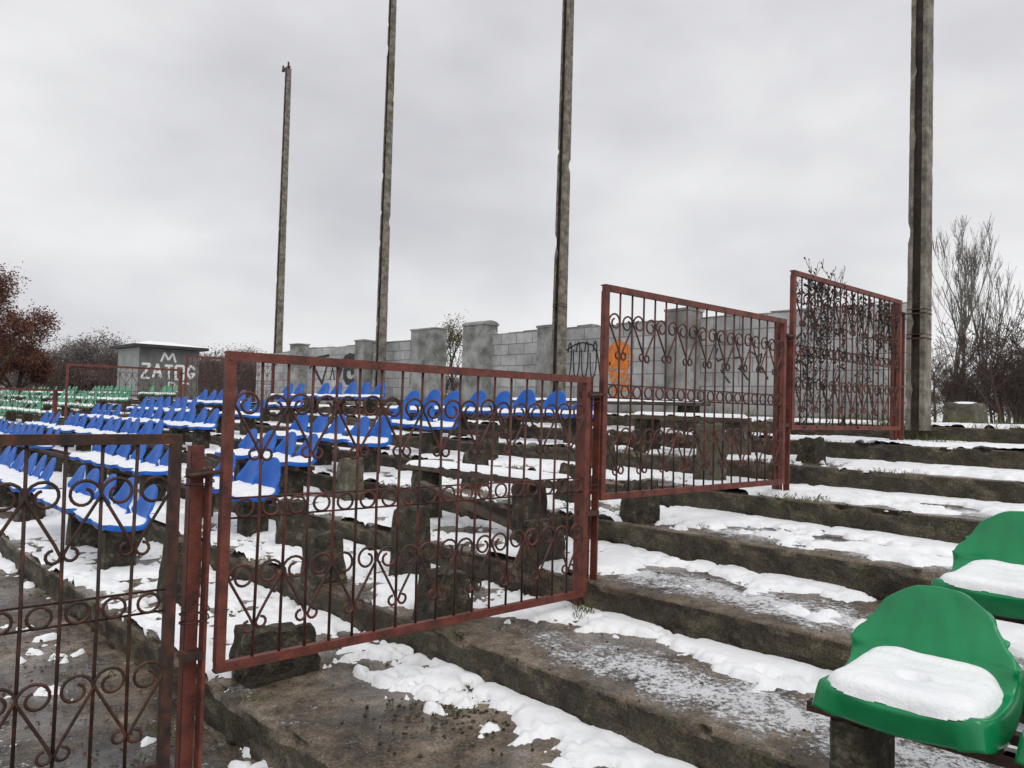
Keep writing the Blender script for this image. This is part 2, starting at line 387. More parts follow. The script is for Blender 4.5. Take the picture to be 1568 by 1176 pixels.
for i in range(16):
    x=random.uniform(6.2,7.4); z=1.05; pts=[]
    for j in range(random.randint(4,16)): pts.append((x,y-.03,z)); x+=random.gauss(0,.012); z-=.035
    b.tube(pts,.0025,3,0)
    for p in pts[1:]:
        c=Vector(p); s=.024; e1=Vector((random.gauss(0,.5),random.gauss(0,.5),1)).normalized()*s; e2=Vector((random.gauss(0,1),random.gauss(0,1),0)).normalized()*s*.6
        b.add([c-e1,c+e2,c+e1,c-e2],[(0,1,2),(0,2,3)],1)
for i in range(16):
    x=5.75+random.uniform(0,.55); z=1.05; pts=[]
    dx=random.uniform(-.02,.03)
    for j in range(random.randint(3,8)): pts.append((x,y,z)); x+=dx+random.gauss(0,.018); z+=.03
    b.tube(pts,.0022,3,0)
    for c in pts[1:]:
        c=Vector(c); a=random.uniform(-.03,.03)
        if random.random()<.5: b.add([c,c+Vector((a,.01,.02)),c+Vector((a*.6,0,.03))],[(0,1,2)],1)
b.obj('dead_climbing_vine',[M['bark'],M['leaf_dark']])

# ---------------------------------------------------------------- poles
def pole(x0,y0,zb,zt,w0,w1,lean,bracket=False,seed=0,bands=()):
    b=MB(); n=150; prof=[]
    for i in range(n+1):
        t=i/n; z=zb+(zt-zb)*t; h=(w0+(w1-w0)*t)/2; g=h*.45; d=h*.5
        ring=[(-h,-h),(h,-h),(h,-g),(h-d,-g),(h-d,g),(h,g),(h,h),(-h,h),(-h,g),(-h+d,g),(-h+d,-g),(-h,-g)]
        row=[]
        for j,(a,c) in enumerate(ring):
            ch=min(.02,max(0,float(vn(z*6.1+j*5.3,seed+j*2.2,3))-.80)*.16)
            k=1-ch/h
            row.append((x0+a*k+lean*t+random.uniform(-.0015,.0015),y0+c*k+random.uniform(-.0015,.0015),z))
        prof.append(row)
    V=[p for r in prof for p in r]; F=[];
    for i in range(n):
        for j in range(12):
            b_=(j+1)%12
            F.append((i*12+j,i*12+b_,(i+1)*12+b_,(i+1)*12+j))
    b.v.extend(V)
    for q,f in enumerate(F):
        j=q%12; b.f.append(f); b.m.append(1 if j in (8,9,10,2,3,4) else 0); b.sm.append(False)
    b.f.append(tuple(n*12+j for j in range(12))); b.m.append(0); b.sm.append(False)
    for z in bands:
        t=(z-zb)/(zt-zb); h=(w0+(w1-w0)*t)/2+.003; b.box((x0+lean*t,y0,z),(2*h,2*h,.014),2); b.box((x0+lean*t,y0,z+.04),(2*h,2*h,.008),2)
    if bracket:
        b.box((x0-.02,y0+.1,zt+.03),(.06,.42,.06),2); b.tube([(x0-.02,y0+.28,zt+.05),(x0-.02,y0+.28,zt+.17)],.03,6,2); b.tube([(x0,y0,zt),(x0,y0,zt+.2)],.03,6,2)
    return b.obj('concrete_utility_pole',[M['pole'],M['pole_dark'],M['rust_dark']])
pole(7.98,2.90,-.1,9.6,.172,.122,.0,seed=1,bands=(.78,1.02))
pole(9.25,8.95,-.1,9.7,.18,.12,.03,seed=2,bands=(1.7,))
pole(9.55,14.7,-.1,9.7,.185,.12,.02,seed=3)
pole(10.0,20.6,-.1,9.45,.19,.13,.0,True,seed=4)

# ---------------------------------------------------------------- wall
WX=9.8
def wallseg(y0,y1,zt):
    wp=empty('concrete_block_wall')
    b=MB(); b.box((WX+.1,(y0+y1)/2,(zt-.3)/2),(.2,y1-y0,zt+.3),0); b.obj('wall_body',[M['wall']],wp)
    c=MB(); y=y0+.05
    while y<y1-.3:
        L=random.uniform(.3,.7); hh=random.uniform(.01,.045)
        if random.random()<.75: c.box((WX+.1,y+L/2,zt+hh/2+.001),(.19,min(L,y1-y)-.01,hh),0,jit=.008)
        y+=L
    c.obj('coping',[M['conc_l']],wp)
    return wp
w1=wallseg(3.62,9.45,1.41); w2=wallseg(9.75,11.35,1.41); w3=wallseg(13.6,18.6,1.40); wallseg(18.9,21.5,1.35)
def pilaster(y,w,d,zt,par):
    b=MB(); b.box((WX-d/2+.05,y,(zt-.3)/2),(d,w,zt+.3),0,jit=.01); b.box((WX-d/2+.05,y,zt+.02),(d+.03,w+.03,.035),0,jit=.008)
    b.obj('pilaster',[M['conc_l']],par)
pilaster(6.8,.42,.36,1.50,w1); pilaster(9.6,.34,.3,1.42,w1)
pilaster(13.15,.85,.3,1.58,w3); pilaster(18.75,.5,.3,1.5,w3); pilaster(15.6,.4,.3,1.45,w3)
b=MB(); b.box((WX-.05,11.55,.66),(.36,.62,1.84),0,jit=.01)
b.add([(WX-.05+.2*math.cos(a)*1.0,11.55+sy*.33,1.58+.09*math.sin(a)) for sy in (-1,1) for a in [math.pi*i/10 for i in range(11)]],
  [(i,i+1,12+i,11+i) for i in range(10)]+[tuple(range(11)),tuple(range(21,10,-1))],0)
b.obj('gate_pier',[M['conc_l']],w2)
# graffiti
def stroke(b,pts,w,mi=0,x=WX-.004):
    for i in range(len(pts)-1):
        (y0,z0),(y1,z1)=pts[i],pts[i+1]; L=math.hypot(y1-y0,z1-z0) or 1; ny=-(z1-z0)/L*w/2; nz=(y1-y0)/L*w/2
        ey=(y1-y0)/L*w*.3; ez=(z1-z0)/L*w*.3; xx=x-.0004*i
        b.add([(xx,y0-ey+ny,z0-ez+nz),(xx,y1+ey+ny,z1+ez+nz),(xx,y1+ey-ny,z1+ez-nz),(xx,y0-ey-ny,z0-ez-nz)],[(0,1,2,3)],mi)
b=MB()
base=9.32
for i in range(4):
    y=base-i*.19
    stroke(b,[(y,.95+.1*math.sin(i)),(y-.01,.75),(y-.03,.6),(y-.07,.54),(y-.11,.6),(y-.14,.75),(y-.15,1.08),(y-.12,1.16),(y-.09,1.12),(y-.07,1.0)],.024)
stroke(b,[(9.4,.85),(9.3,1.03),(9.1,1.12),(8.9,1.15),(8.7,1.1),(8.6,.98),(8.55,.8),(8.5,.5)],.024)
stroke(b,[(18.2,.98),(17.7,.5),(17.4,1.1)],.08); stroke(b,[(18.35,.9),(18.0,1.15),(17.4,1.2)],.07)
stroke(b,[(17.3,.6),(17.2,.9),(17.1,.6)],.05)
stroke(b,[(16.9,.7),(16.75,.95),(16.6,1.1),(16.4,1.15),(16.2,1.12),(16.05,1.0),(15.95,.85),(16.0,.7),(16.1,.6),(16.3,.52),(16.5,.55),(16.6,.65),(16.6,.8),(16.5,.88),(16.3,.9),(16.25,.75)],.15)
for q in range(6):
    cy=8.1+random.uniform(-.1,.1); cz=.98-q*.13; pts=[]
    for i in range(18):
        a=i*.7+q; pts.append((cy+.15*math.cos(a)*(1+.4*random.random()),cz+.1*math.sin(a)*(1+.5*random.random())))
    stroke(b,pts,.034 if q<3 else .022,1,WX-.004-.001*q)
for i in range(9):
    y=8.33-i*.045; stroke(b,[(y,1.16-.03*abs(i-4)),(y-.03,.72+.05*math.sin(i*2))],.042,1,WX-.012-.0006*i)
for i in range(5):
    y=6.3-i*.3; pts=[(y-.02*j+.06*math.sin(j*1.3+i),.9-.05*j+.05*math.cos(j*2+i)) for j in range(9)]; stroke(b,pts,.022,0)
b.obj('graffiti',[M['black'],M['orange']])

# ---------------------------------------------------------------- seats
def seat_mesh(name,colm,bh=.30,lvl=1,hole=False,snow=True,flange=.05,ribs=False,thick=.036):
    prof=[(-.205,-.004,.175),(-.195,.0,.198),(-.15,-.006,.212),(-.08,-.014,.216),(0,-.018,.217),(.07,-.014,.217),(.125,.0,.217),(.16,.035,.218)]
    nb=8
    for i in range(nb):
        t=(i+1)/nb; z=.035+(bh-.035)*t
        w=.218*(1-.13*t**2); prof.append((.16+.05*t+.01*t*t,z,w))
    nr=len(prof); us=[-1,-.92,-.78,-.62,-.46,-.3,-.15,0,.15,.3,.46,.62,.78,.92,1]; nc=len(us)
    P=[]
    for r,(x,z,w) in enumerate(prof):
        back=max(0,min(1,(r-5)/4)); tb=max(0,(r-7)/nb); row=[]
        for u in us:
            rb=.006*math.cos(abs(u)*15+tb*1.5)*min(1,tb*3) if (ribs and r>8 and abs(u)<.85 and r<nr-1) else 0
            zz=z+.014*u*u*(1-back)-(bh*.46*abs(u)**2.5*tb**1.35)
            row.append(Vector((x-.05*back*u*u+(.025*u*u if r<2 else 0)+rb, u*w, zz)))
        P.append(row)
    vs=[p for row in P for p in row]; fs=[(i*nc+j,i*nc+j+1,(i+1)*nc+j+1,(i+1)*nc+j) for i in range(nr-1) for j in range(nc-1)]
    fs=[f[::-1] for f in fs]
    loop=[(0,j) for j in range(nc)]+[(i,nc-1) for i in range(1,nr)]+[(nr-1,j) for j in range(nc-2,-1,-1)]+[(i,0) for i in range(nr-2,0,-1)]
    L=len(loop); lp=[P[i][j] for i,j in loop]
    rings=[]
    for q,(off,dn) in enumerate(((.010,.005),(.015,.018),(.015,flange))):
        ring=[]
        for qi,(i,j) in enumerate(loop):
            p=P[i][j]; i0,i1=max(i-1,0),min(i+1,nr-1); j0,j1=max(j-1,0),min(j+1,nc-1)
            tv=(P[i1][j]-P[i0][j]).normalized(); tu=(P[i][j1]-P[i][j0]).normalized(); n=tv.cross(tu)
            if n.length<.2: n=Vector((0,0,1)) if i<7 else Vector((-1,0,0))
            n.normalize()
            if n.z<0 and i<7: n=-n
            if i>=7 and n.x>0: n=-n
            tang=(lp[(qi+1)%L]-lp[qi-1]).normalized(); out=tang.cross(n)
            cen=Vector((-.02,0,0)) if i<8 else Vector((.18,0,bh*.5))
            if out.dot(p-cen)<0: out=-out
            bk=max(0,min(1,(i-4)/6)); d2=dn*(1-.62*bk)
            vs.append(p+out*off-n*d2); ring.append(len(vs)-1)
        rings.append(ring)
    l0=[i*nc+j for i,j in loop]
    for A,B in ((l0,rings[0]),(rings[0],rings[1]),(rings[1],rings[2])):
        for q in range(L): fs.append((A[q],A[(q+1)%L],B[(q+1)%L],B[q]))
    b=MB(); b.add(vs,fs,0,True); me=b.obj(name,[colm],link=False)
    o=place('tmp',me); 
    if lvl:
        s=o.modifiers.new('s','SUBSURF'); s.levels=lvl; s.render_levels=lvl
    if lvl>1: 
        so=o.modifiers.new('t','SOLIDIFY'); so.thickness=.004; so.offset=-1
    dg=bpy.context.evaluated_depsgraph_get(); me2=bpy.data.meshes.new_from_object(o.evaluated_get(dg)); 
    bpy.data.objects.remove(o); me2.name=name
    sm=None
    if snow:
        n=80 if lvl>1 else 12; x=np.linspace(-.205,.165,n); y=np.linspace(-.212,.212,n); X,Y=np.meshgrid(x,y,indexing='ij')
        xs=[p[0] for p in prof[:8]]; zs=[p[1] for p in prof[:8]]
        base=np.interp(X,xs,zs)+.014*(Y/.215)**2
        if lvl>1:
            e=1-((np.abs(X+.016)/.188)**5+(np.abs(Y)/.209)**5)
            e=e+(fbm(X*8,Y*8,3,3)-.5)*.2
            h=thick*(1-np.exp(-np.clip(e,0,1)*1.9))
        else:
            e=1-np.maximum((np.abs(X+.020)/.182)**8+(np.abs(Y)/.204)**8,0)
            e=e+(fbm(X*9,Y*9,3,3)-.5)*.25
            h=thick*(1-np.exp(-np.clip(e,0,1)*3.5))
        if hole:
            rr=np.sqrt(np.maximum(((X+.01)/.046)**2+((Y-.005)/.050)**2+(fbm(X*30,Y*30,9,3)-.5)*.5,0))
            h=np.maximum(h*np.clip((rr-.55)/.5,0.04,1)**.6,.0025*(h>.0025))
        h=h+(fbm(X*14,Y*14,8,4)-.5)*.007*(h>0.008)
        h=np.where(h<=.001,-.004,h)
        kp=(h[:-1,:-1]>0)|(h[1:,:-1]>0)|(h[1:,1:]>0)|(h[:-1,1:]>0)
        so=grid_obj('tmp',X,Y,base+h,[M['snow']],keep=kp); sm=so.data; bpy.data.objects.remove(so)
    return me2,sm
def add_seat(name,meshes,loc,parent=None,rz=0,jit=0,snow=True,sc=1):
    e=place(name,meshes[0],parent,loc,rz,sc)
    if jit: e.rotation_euler=(random.uniform(-jit,jit),random.uniform(-jit,jit),rz+random.uniform(-jit,jit))
    if meshes[1] and snow: place('snow_cap',meshes[1],e)
    return e
SB=seat_mesh('blue_seat_shell',M['blue'],.31,1,thick=.048)
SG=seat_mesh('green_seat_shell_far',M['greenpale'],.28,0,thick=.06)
SGN=seat_mesh('green_seat_shell',M['green'],.25,3,hole=True,flange=.085,ribs=True,thick=.060)
SGN2=seat_mesh('green_seat_shell_b',M['green'],.25,3,flange=.085,ribs=True,thick=.05)
def seat_row(name,k,ranges,meshes,prob,sp=.485,dx=.42,far=False):
    par=empty(name,(0,0,0)); b=MB(); x=XK[k]+dx; zt=ZK[k]; z=zt+.365
    for r_ in ranges:
        a,c=r_[:2]; pr=r_[2] if len(r_)>2 else prob
        y=a; gap=0
        while y<=c:
            if gap>0: gap-=1
            elif random.random()<pr:
                e=add_seat('seat',meshes,(x+random.uniform(-.015,.015),y,z),par,jit=.06,sc=.87)
            elif not far and pr<.95: gap=random.choice((0,0,1,2))
            y+=sp+random.uniform(-.03,.03)
        b.box((x-.08,(a+c)/2,z-.06),(.04,c-a+.4,.04),0); b.box((x+.09,(a+c)/2,z-.06),(.04,c-a+.4,.04),0)
        y=a+.05
        while y<=c+.1:
            h=z-.08-zt+.01; b.box((x+random.uniform(-.02,.02),y,zt-.01+h/2),(.22,.12,h),1,jit=.012); y+=1.05 if not far else 2.1
    b.obj('bench_frame',[M['rust_dark'],M['conc_dark']],par)
seat_row('blue_seat_row',1,[(6.3,8.3,1),(9.3,18.5)],SB,.90)
seat_row('blue_seat_row',2,[(6.2,7.4,1),(8.6,18.5)],SB,.90)
seat_row('blue_seat_row',3,[(7.2,9.0,1),(10.6,18.6)],SB,.88)
seat_row('blue_seat_row',4,[(7.3,9.4,1),(12.0,18.5)],SB,.85)
seat_row('blue_seat_row',5,[(6.4,8.4,.8),(12.5,18.5)],SB,.85)
seat_row('blue_seat_row',6,[(6.05,9.7,.96),(13,17.5)],SB,.8)
seat_row('blue_seat_row',7,[(10.8,15.5)],SB,.92)
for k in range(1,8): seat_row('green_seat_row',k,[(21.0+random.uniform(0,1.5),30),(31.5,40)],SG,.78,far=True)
def green_seat(loc,meshes,zt,rz=0,sc=.95):
    e=add_seat('green_plastic_seat',meshes,loc,None,rz,sc=sc)
    b=MB(); b.box((-.02,.0,-.075),(.30,.03,.03),0); b.box((-.08,0,-.105),(.04,.56,.03),0); b.box((.10,0,-.105),(.04,.56,.03),0)
    b.obj('frame',[M['rust_dark']],e)
    b=MB(); h=(loc[2]-zt)/sc-.12; n=8
    V=[];ring=16
    for i in range(n+1):
        t=i/n
        for j in range(ring):
            a=2*math.pi*(j+.5)/ring; ca,sa=math.cos(a),math.sin(a); q=(1/max(abs(ca),abs(sa)))**.92
            wb=1+(float(fbm(ca*2+5,sa*2+t*3,7,4))-.5)*.25
            V.append((ca*q*.12*wb,.15+sa*q*.07*wb,-.12-h*t))
    b.add(V,[(i*ring+j,(i+1)*ring+j,(i+1)*ring+(j+1)%ring,i*ring+(j+1)%ring) for i in range(n) for j in range(ring)]+[tuple(range(ring))],0)
    b.obj('concrete_support',[M['conc_dark']],e)
    return e
green_seat((2.34,.85,-.745),SGN,-1.29,math.radians(4))
green_seat((2.36,.35,-.745),SGN2,-1.29)
green_seat((3.27,.87,-.585),SGN2,-1.115,math.radians(2))
green_seat((3.27,.38,-.585),SGN2,-1.115)

# ---------------------------------------------------------------- bench remains
def stub(x,y,zb,h,w=.2,d=.17,snow=False,dark=True):
    b=MB(); n=10; V=[];ring=28; off=random.uniform(0,50); rot=random.uniform(-.12,.12); lx=random.uniform(-.03,.03)
    for i in range(n+1):
        t=i/n; sc=1.0+.14*(1-t)
        if i==n-1: sc=1.0
        if i==n: sc=.93
        for j in range(ring):
            a=2*math.pi*(j+.5)/ring; ca,sa=math.cos(a),math.sin(a); m=max(abs(ca),abs(sa)); q=(1/m)**.95
            wob=1+(float(fbm(ca*2.2+off,sa*2.2+t*3.5,7,4))-.5)*.26
            xx=ca*q*w/2*sc*wob; yy=sa*q*d/2*sc*wob
            top=(float(fbm(ca*1.5+off,sa*1.5,11,3))-.5)*.08*t
            V.append((x+xx*math.cos(rot)-yy*math.sin(rot)+lx*t,y+xx*math.sin(rot)+yy*math.cos(rot),zb-.02+(h+.02)*t+top))
    F=[(i*ring+j,i*ring+(j+1)%ring,(i+1)*ring+(j+1)%ring,(i+1)*ring+j) for i in range(n) for j in range(ring)]
    cx=len(V); V.append((x+lx,y,zb+h+random.uniform(-.02,.012))); F+=[(n*ring+j,n*ring+(j+1)%ring,cx) for j in range(ring)]
    b.add(V,F,0 if dark else 1)
    if snow: 
        V=[(x+math.cos(a)*w*.42*r+0,y+math.sin(a)*d*.42*r,zb+h+z) for r,z in ((1,-.003),(.85,.022),(.4,.03)) for a in [2*math.pi*j/12 for j in range(12)]]
        F=[(i*12+j,i*12+(j+1)%12,(i+1)*12+(j+1)%12,(i+1)*12+j) for i in range(2) for j in range(12)]+[tuple(24+j for j in range(12))]
        b.add(V,F,2,True)
    b.obj('concrete_bench_support',[M['conc_dark'],M['conc'],M['snow']])
for a in [(2.55,3.28,-1.115,.25,.21,.17),(3.05,4.26,-1.115,.44,.19,.16,0,1),(2.52,4.45,-1.115,.30,.2,.17),(1.75,3.5,-1.29,.22,.33,.17),
          (3.42,3.4,-.945,.28,.24,.14,0,1),(4.05,6.7,-.945,.42,.2,.17,0,0),(4.42,3.45,-.765,.28,.18,.18),(5.77,3.75,-.585,.5,.18,.16,0,0),
          (4.75,4.4,-.765,.32,.19,.17),(6.5,5.0,-.405,.36,.2,.16,1),(6.6,4.0,-.405,.36,.18,.15,0,0),
          (3.9,5.25,-.945,.42,.18,.17),(3.9,4.0,-.945,.42,.18,.17),(2.9,5.6,-1.115,.36,.18,.16),(4.8,5.7,-.765,.36,.18,.16,0,1),(1.9,5.2,-1.29,.38,.19,.16),
          (7.5,5.2,-.225,.34,.2,.16,1,1),(7.5,6.6,-.225,.34,.2,.16,1,0),(5.7,4.9,-.585,.36,.18,.16,1,1),(6.65,3.3,-.405,.22,.18,.16,0,1)]:
    stub(*a)
def bench(x,y0,y1,zt,rx=0,boards=2):
    b=MB()
    for i in range(boards): b.box((x-.09+i*.18,(y0+y1)/2,zt-.025),(.15,y1-y0,.035),0,rx=rx,jit=.004)
    wb=b.obj('wooden_bench',[M['wood']])
    n=60; xs=np.linspace(x-.15,x+.16,14); y=np.linspace(y0,y1,n); X,Y=np.meshgrid(xs,y,indexing='ij')
    e=1-(np.abs(X-x)/.15)**4-(np.abs(Y-(y0+y1)/2)/((y1-y0)/2))**20+(fbm(X*9,Y*9,5,3)-.5)*.7
    h=.04*(1-np.exp(-np.clip(e,0,1)*4))-.004; kp=(h[:-1,:-1]>0)|(h[1:,1:]>0)
    o=grid_obj('snow_layer',X,Y,zt-.007+h,[M['snow']],keep=kp); o.parent=wb
bench(3.95,3.75,5.45,-.48)
bench(7.5,5.0,8.2,.13)
bench(6.5,3.9,5.1,-.02)
b=MB(); b.box((3.75,4.4,-.75),(.1,1.1,.035),0,rz=.35,rx=.3); b.obj('broken_plank',[M['wood']])

# ---------------------------------------------------------------- debris, moss, leaves
b=MB()
def zat(x):
    k=max(q for q in ZK if XK[q]<=x+1e-6); return ZK[k],k
for i in range(4200):
    x=random.uniform(.0,7.8) if i%5 else random.uniform(0,1.4); y=random.choice((random.uniform(-.3,6),random.uniform(2.6,9)))
    z,k=zat(x); s=(x-XK[k]); 
    if s<.03: continue
    if y<2.6 and random.random()<.5: continue
    sz=random.uniform(.006,.020); a=random.uniform(0,6.28); c=Vector((x,y,z+.014))
    e1=Vector((math.cos(a),math.sin(a),random.uniform(-.2,.5)))*sz; e2=Vector((-math.sin(a),math.cos(a),random.uniform(-.3,.5)))*sz*.6
    b.add([c-e1,c+e2,c+e1,c-e2],[(0,1,2),(0,2,3)],0)
b.obj('fallen_leaves',[M['leaf_dead']])
b=MB()
def tuft(x,y,z,n,h,r):
    for i in range(n):
        a=random.uniform(0,6.28); rr=random.random()**.5*r; p=Vector((x+math.cos(a)*rr,y+math.sin(a)*rr,z)); d=Vector((random.gauss(0,.5),random.gauss(0,.5),1)).normalized()*h*random.uniform(.4,1)
        w=Vector((math.cos(a+1.3),math.sin(a+1.3),0))*.0025
        b.add([p-w,p+w,p+d*.6+w*.6,p+d+Vector((random.gauss(0,.01),random.gauss(0,.01),-.01)),p+d*.6-w*.6],[(0,1,2,3,4)],0)
for (x,y,n,h,r) in [(2.28,2.85,260,.03,.12),(3.2,2.86,120,.10,.08),(2.15,2.7,200,.025,.14),(1.42,2.7,60,.05,.06),(5.3,2.75,200,.07,.25),(6.3,2.5,150,.05,.3),(7.9,2.7,220,.14,.3),(8.3,2.3,200,.1,.5),(8.2,3.2,150,.18,.3)]:
    tuft(x,y,zat(x)[0],n,h,r)
for i in range(260):
    x=random.uniform(1.0,9.6); y=random.uniform(3,9); tuft(x,y,zat(x)[0],16,.05,.06)
for i in range(110):
    k=random.randint(1,8); tuft(XK[k]-.02,random.uniform(0,2.9),ZK[k-1],12,.03,.05)
for i in range(160): tuft(random.uniform(9.2,9.75),random.uniform(1,18),-.06,14,.22,.12)
b.obj('grass_tufts',[M['grass']])
b=MB()
def pebble(c,s):
    V=[];
    for (dx,dy,dz) in ((1,0,0),(-1,0,0),(0,1,0),(0,-1,0),(0,0,1),(0,0,-1)):
        V.append((c[0]+dx*s*random.uniform(.6,1.3),c[1]+dy*s*random.uniform(.6,1.2),c[2]+dz*s*random.uniform(.4,.8)))
    b.add(V,[(0,2,4),(2,1,4),(1,3,4),(3,0,4),(2,0,5),(1,2,5),(3,1,5),(0,3,5)],0)
for i in range(160):
    x=random.gauss(2.05,.14); y=random.gauss(2.6,.16); s=random.uniform(.004,.014); pebble((x,y,zat(x)[0]+s*.4),s)
for i in range(700):
    x=random.uniform(.6,7.5); y=random.uniform(-.2,7); s=random.uniform(.003,.010); pebble((x,y,zat(x)[0]+s*.4),s)
b.obj('rubble',[M['conc_dark']])

# ---------------------------------------------------------------- trees
def tree(b,p,h,r,depth,spread,up,kids=4,mi=0,ends=None,rmin=.01,trunk=.35,seed=0):
    R=random.Random(seed)
    def grow(p,d,L,r,dep):
        n=4 if dep>=depth-1 else 3; pts=[p]; q=p.copy(); dd=d.copy(); rs=[r]
        for i in range(n):
            dd=(dd+Vector((R.gauss(0,.09),R.gauss(0,.09),R.gauss(0,.05)+up*.10))).normalized(); q=q+dd*L/n; pts.append(q.copy()); rs.append(max(rmin*.7,r*(1-.62*(i+1)/n)))
        b.tube(pts,rs,6 if dep>=depth-1 else 3,mi,cap=False)
        if dep==0:
            if ends is not None: ends.append((pts[-1],L)); ends.append((pts[-2],L))
            return
        nk=kids+(3 if dep==depth else 0)
        for c in range(nk):
            t=R.uniform(.35,1.0) if dep<depth else R.uniform(trunk,1.0)
            i=min(n-1,int(t*n)); f=t*n-i; pp=pts[i].lerp(pts[i+1],f)
            a=R.uniform(0,6.28); o=dd.orthogonal().normalized(); o2=dd.cross(o); sd=(o*math.cos(a)+o2*math.sin(a))
            nd=(dd*(1-spread)+sd*spread+Vector((0,0,up*.35))).normalized()
            grow(pp,nd,L*R.uniform(.45,.72)*(1.15-.35*t),max(rmin,rs[i]*.55),dep-1)
    grow(Vector(p),Vector((0,0,1)),h,r,depth)
def leaves(b,ends,n,s,sc,mi):
    for i in range(n):
        p,L=random.choice(ends); c=p+Vector((random.gauss(0,sc),random.gauss(0,sc),random.gauss(0,sc)))
        e1=Vector((random.gauss(0,1),random.gauss(0,1),random.gauss(0,1))).normalized()*s*random.uniform(.5,1.3); e2=Vector((random.gauss(0,1),random.gauss(0,1),random.gauss(0,1))).normalized()*s
        b.add([c-e1,c+e2,c+e1*.8],[(0,1,2)],mi)
def cam2w(px,t):   # survey helper: bearing + distance -> ground coordinates
    a=(px-784)/1200; return (.677+.736*a)*t,(.736-.677*a)*t
pop=[]
for s in range(3):
    b=MB(); tree(b,(0,0,0),8.2,.17,4,.34,1.3,4,0,rmin=.013,trunk=.12,seed=20+s); pop.append(b.obj('poplar',[M['bark_pale']],link=False))
for i,(px_,t,sc) in enumerate([(1458,60,1.08),(1484,62,1.1),(1510,60,1.05)]):
    x,y=cam2w(px_,t); place('bare_poplar_tree',pop[i%3],None,(x,y,-.3),i*1.3,sc)
bt=[]
for s in range(3):
    b=MB(); tree(b,(0,0,0),5,.14,4,.62,.6,4,0,rmin=.017,trunk=.15,seed=50+s); bt.append(b.obj('bare_tree',[M['bark_red']],link=False))
thk=empty('bare_shrub_thicket')
for i in range(64):
    px_=random.uniform(1425,1760); t=random.uniform(38,60); x,y=cam2w(px_,t); place('shrub',bt[i%3],thk,(x,y,-.3),random.uniform(0,6),random.uniform(.40,.66)*(1 if px_<1530 else 1.2))
for px_,t,sc in ((1560,45,1.0),(1610,48,1.1)):
    x,y=cam2w(px_,t); place('bare_tree',bt[0],None,(x,y,-.3),1,sc)
for i,(px_,t,hh,sd) in enumerate([(-26,52,5.9,3),(-90,54,7.4,4),(28,64,4.1,8)]):
    b=MB(); E=[]; tree(b,(0,0,0),hh,.25,4,.62,.5,4,0,E,rmin=.02,trunk=.2,seed=sd)
    leaves(b,E,17000,.11,.30,1); x,y=cam2w(px_,t); o=b.obj('brown_leaved_oak_tree',[M['bark'],M['leaf_brown']]); o.location=(x,y,-1)
b=MB(); E=[]; tree(b,(0,0,0),1.4,.05,3,.5,1.0,5,0,E,rmin=.006,trunk=.1,seed=5); leaves(b,E,1700,.03,.10,1)
x,y=cam2w(697,19.5); o=b.obj('small_leafy_tree',[M['bark'],M['leaf_green']]); o.location=(x,y,-.1)
for px_,t,h in ((893,24,.85),(772,26,.8),(668,24,.8),(330,32,.9),(385,34,.8)):
    x,y=cam2w(px_,t); b=MB(); E=[]; tree(b,(0,0,0),h*1.4,.05,3,.5,1.0,5,0,E,rmin=.006,trunk=.1,seed=int(px_)); leaves(b,E,250,.035,.1,1); o=b.obj('leafless_bush',[M['bark'],M['leaf_dead']]); o.location=(x,y,-.2)
dt=[]
for s in range(4):
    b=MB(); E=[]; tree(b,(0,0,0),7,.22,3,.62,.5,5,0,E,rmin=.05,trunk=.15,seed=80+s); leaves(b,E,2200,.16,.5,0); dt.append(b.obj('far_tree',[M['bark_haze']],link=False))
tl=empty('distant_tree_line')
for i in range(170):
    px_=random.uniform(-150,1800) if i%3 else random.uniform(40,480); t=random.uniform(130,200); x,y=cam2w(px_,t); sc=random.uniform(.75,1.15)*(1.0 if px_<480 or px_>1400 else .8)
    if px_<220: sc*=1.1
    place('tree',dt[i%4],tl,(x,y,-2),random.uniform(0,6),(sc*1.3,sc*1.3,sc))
hd=empty('hedge')
for i in range(26):
    px_=random.uniform(20,470); t=random.uniform(62,85); x,y=cam2w(px_,t); place('bush',bt[i%3],hd,(x,y,-.5),random.uniform(0,6),random.uniform(.35,.62))

# ---------------------------------------------------------------- hut
hut=empty('small_flat_roofed_hut'); b=MB()
x0,y0=12.35,40.2; W,D,H=2.9,3.3,2.5
b.box((x0+W/2,y0+D/2,H/2-.2),(W,D,H+.4),0)
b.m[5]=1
b.obj('walls',[M['hut'],M['hut2']],hut)
b=MB(); b.box((x0+W/2,y0+D/2,H+.08),(W+.7,D+.7,.14),0); 
b.add([(x0-.35,y0-.35,H+.155),(x0+W+.35,y0-.35,H+.155),(x0+W+.35,y0+D+.35,H+.155),(x0-.35,y0+D+.35,H+.155),(x0+.9,y0+D/2,H+.45),(x0+W-.9,y0+D/2,H+.45)],[(0,1,5,4),(1,2,5),(2,3,4,5),(3,0,4)],1)
b.obj('roof',[M['roof'],M['snow']],hut)
b=MB()
def sx(pts,w,mi=0):
    for i in range(len(pts)-1):
        (a0,z0),(a1,z1)=pts[i],pts[i+1]; L=math.hypot(a1-a0,z1-z0) or 1; nx=-(z1-z0)/L*w/2; nz=(a1-a0)/L*w/2
        b.add([(a0+nx,y0-.016-.001*i,z0+nz),(a1+nx,y0-.016-.001*i,z1+nz),(a1-nx,y0-.016-.001*i,z1-nz),(a0-nx,y0-.016-.001*i,z0-nz)],[(0,1,2,3)],mi)
X0=x0+.14
glyph=[[(0,1),(1,1),(0,0),(1,0)],[(0,0),(.5,1),(1,0),(.75,.4),(.25,.4)],[(0,1),(1,1),(.5,1),(.5,0)],[(0,0),(0,1),(1,1),(1,0),(0,0)],[(1,.7),(.5,1),(0,.5),(.5,0),(1,.4),(.5,.4)]]
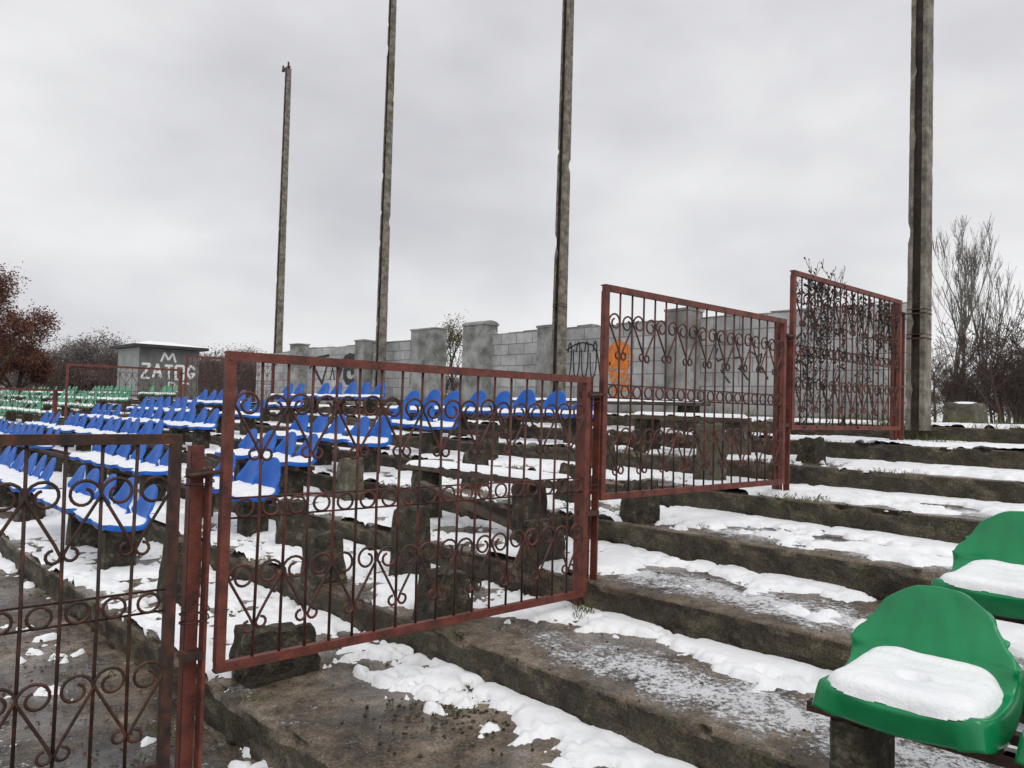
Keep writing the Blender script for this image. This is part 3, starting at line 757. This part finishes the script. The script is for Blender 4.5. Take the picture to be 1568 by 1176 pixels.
for i,g in enumerate(glyph):
    q=X0+i*.54; sx([(q+u*.40,1.02+v*.68+.04*math.sin(i*2)) for u,v in g],.12)
sx([(X0+.9,1.85),(X0+1.05,2.3),(X0+1.25,1.95),(X0+1.45,2.3),(X0+1.6,1.85)],.10)
sx([(X0+1.3,.3),(X0+1.3,.85),(X0+1.6,.8),(X0+1.55,.4),(X0+1.9,.4),(X0+1.95,.85),(X0+2.3,.8)],.07)
b.obj('graffiti_tag',[M['white']],hut)
stub(12.5,3.9,-.1,.35,.5,.4,True,False)

# ---------------------------------------------------------------- light, world
w=bpy.data.worlds.new('World'); scene.world=w; w.use_nodes=True; nt=w.node_tree
bg=nt.nodes['Background']; tc=nt.nodes.new('ShaderNodeTexCoord')
sky=nt.nodes.new('ShaderNodeTexSky'); sky.sky_type='NISHITA'; sky.sun_disc=False; sky.sun_elevation=math.radians(50); sky.sun_rotation=math.radians(200)
mp=nt.nodes.new('ShaderNodeMapping'); mp.inputs['Scale'].default_value=(1.2,1.2,2.3); mp.inputs['Location'].default_value=(2.9,1.2,.3); nt.links.new(tc.outputs['Generated'],mp.inputs[0])
n=nnode(nt,1.7,3,.4,mp.outputs[0],.1); n_2=nnode(nt,5.0,5,.5,mp.outputs[0],.1)
f=math_(nt,'ADD',math_(nt,'MULTIPLY',n.outputs[0],.76),math_(nt,'MULTIPLY',n_2.outputs[0],.24))
r=ramp(nt,f,[(.34,(.61,.61,.645)),(.44,(.71,.71,.74)),(.53,(.82,.82,.84)),(.63,(.95,.95,.955))])
sc_=nt.nodes.new('ShaderNodeVectorMath'); sc_.operation='SCALE'; sc_.inputs['Scale'].default_value=.06; nt.links.new(sky.outputs[0],sc_.inputs[0])
c=mix(nt,.04,r.outputs[0],sc_.outputs[0])
nt.links.new(c,bg.inputs['Color']); bg.inputs['Strength'].default_value=1.0
L=bpy.data.lights.new('sun','SUN'); L.energy=1.05; L.angle=math.radians(40); L.color=(1,.97,.93)
lo=bpy.data.objects.new('sun',L); scene.collection.objects.link(lo); lo.rotation_euler=(math.radians(35),math.radians(-12),0)

# ---------------------------------------------------------------- camera
cam=bpy.data.cameras.new('camera'); co=bpy.data.objects.new('camera',cam); scene.collection.objects.link(co); scene.camera=co
cam.sensor_width=36; cam.lens=36*1200/1568; cam.clip_end=3000; cam.clip_start=.05
ya=math.radians(42.6); p=math.radians(1.81); ro=math.radians(1.57)
f0=Vector((math.sin(ya),math.cos(ya),0)); r0=Vector((math.cos(ya),-math.sin(ya),0))
F=f0*math.cos(p)+Vector((0,0,1))*math.sin(p); u0=r0.cross(F)
R=r0*math.cos(ro)+u0*math.sin(ro); U=-r0*math.sin(ro)+u0*math.cos(ro)
co.matrix_world=Matrix(((R.x,U.x,-F.x,0),(R.y,U.y,-F.y,0),(R.z,U.z,-F.z,0),(0,0,0,1)))
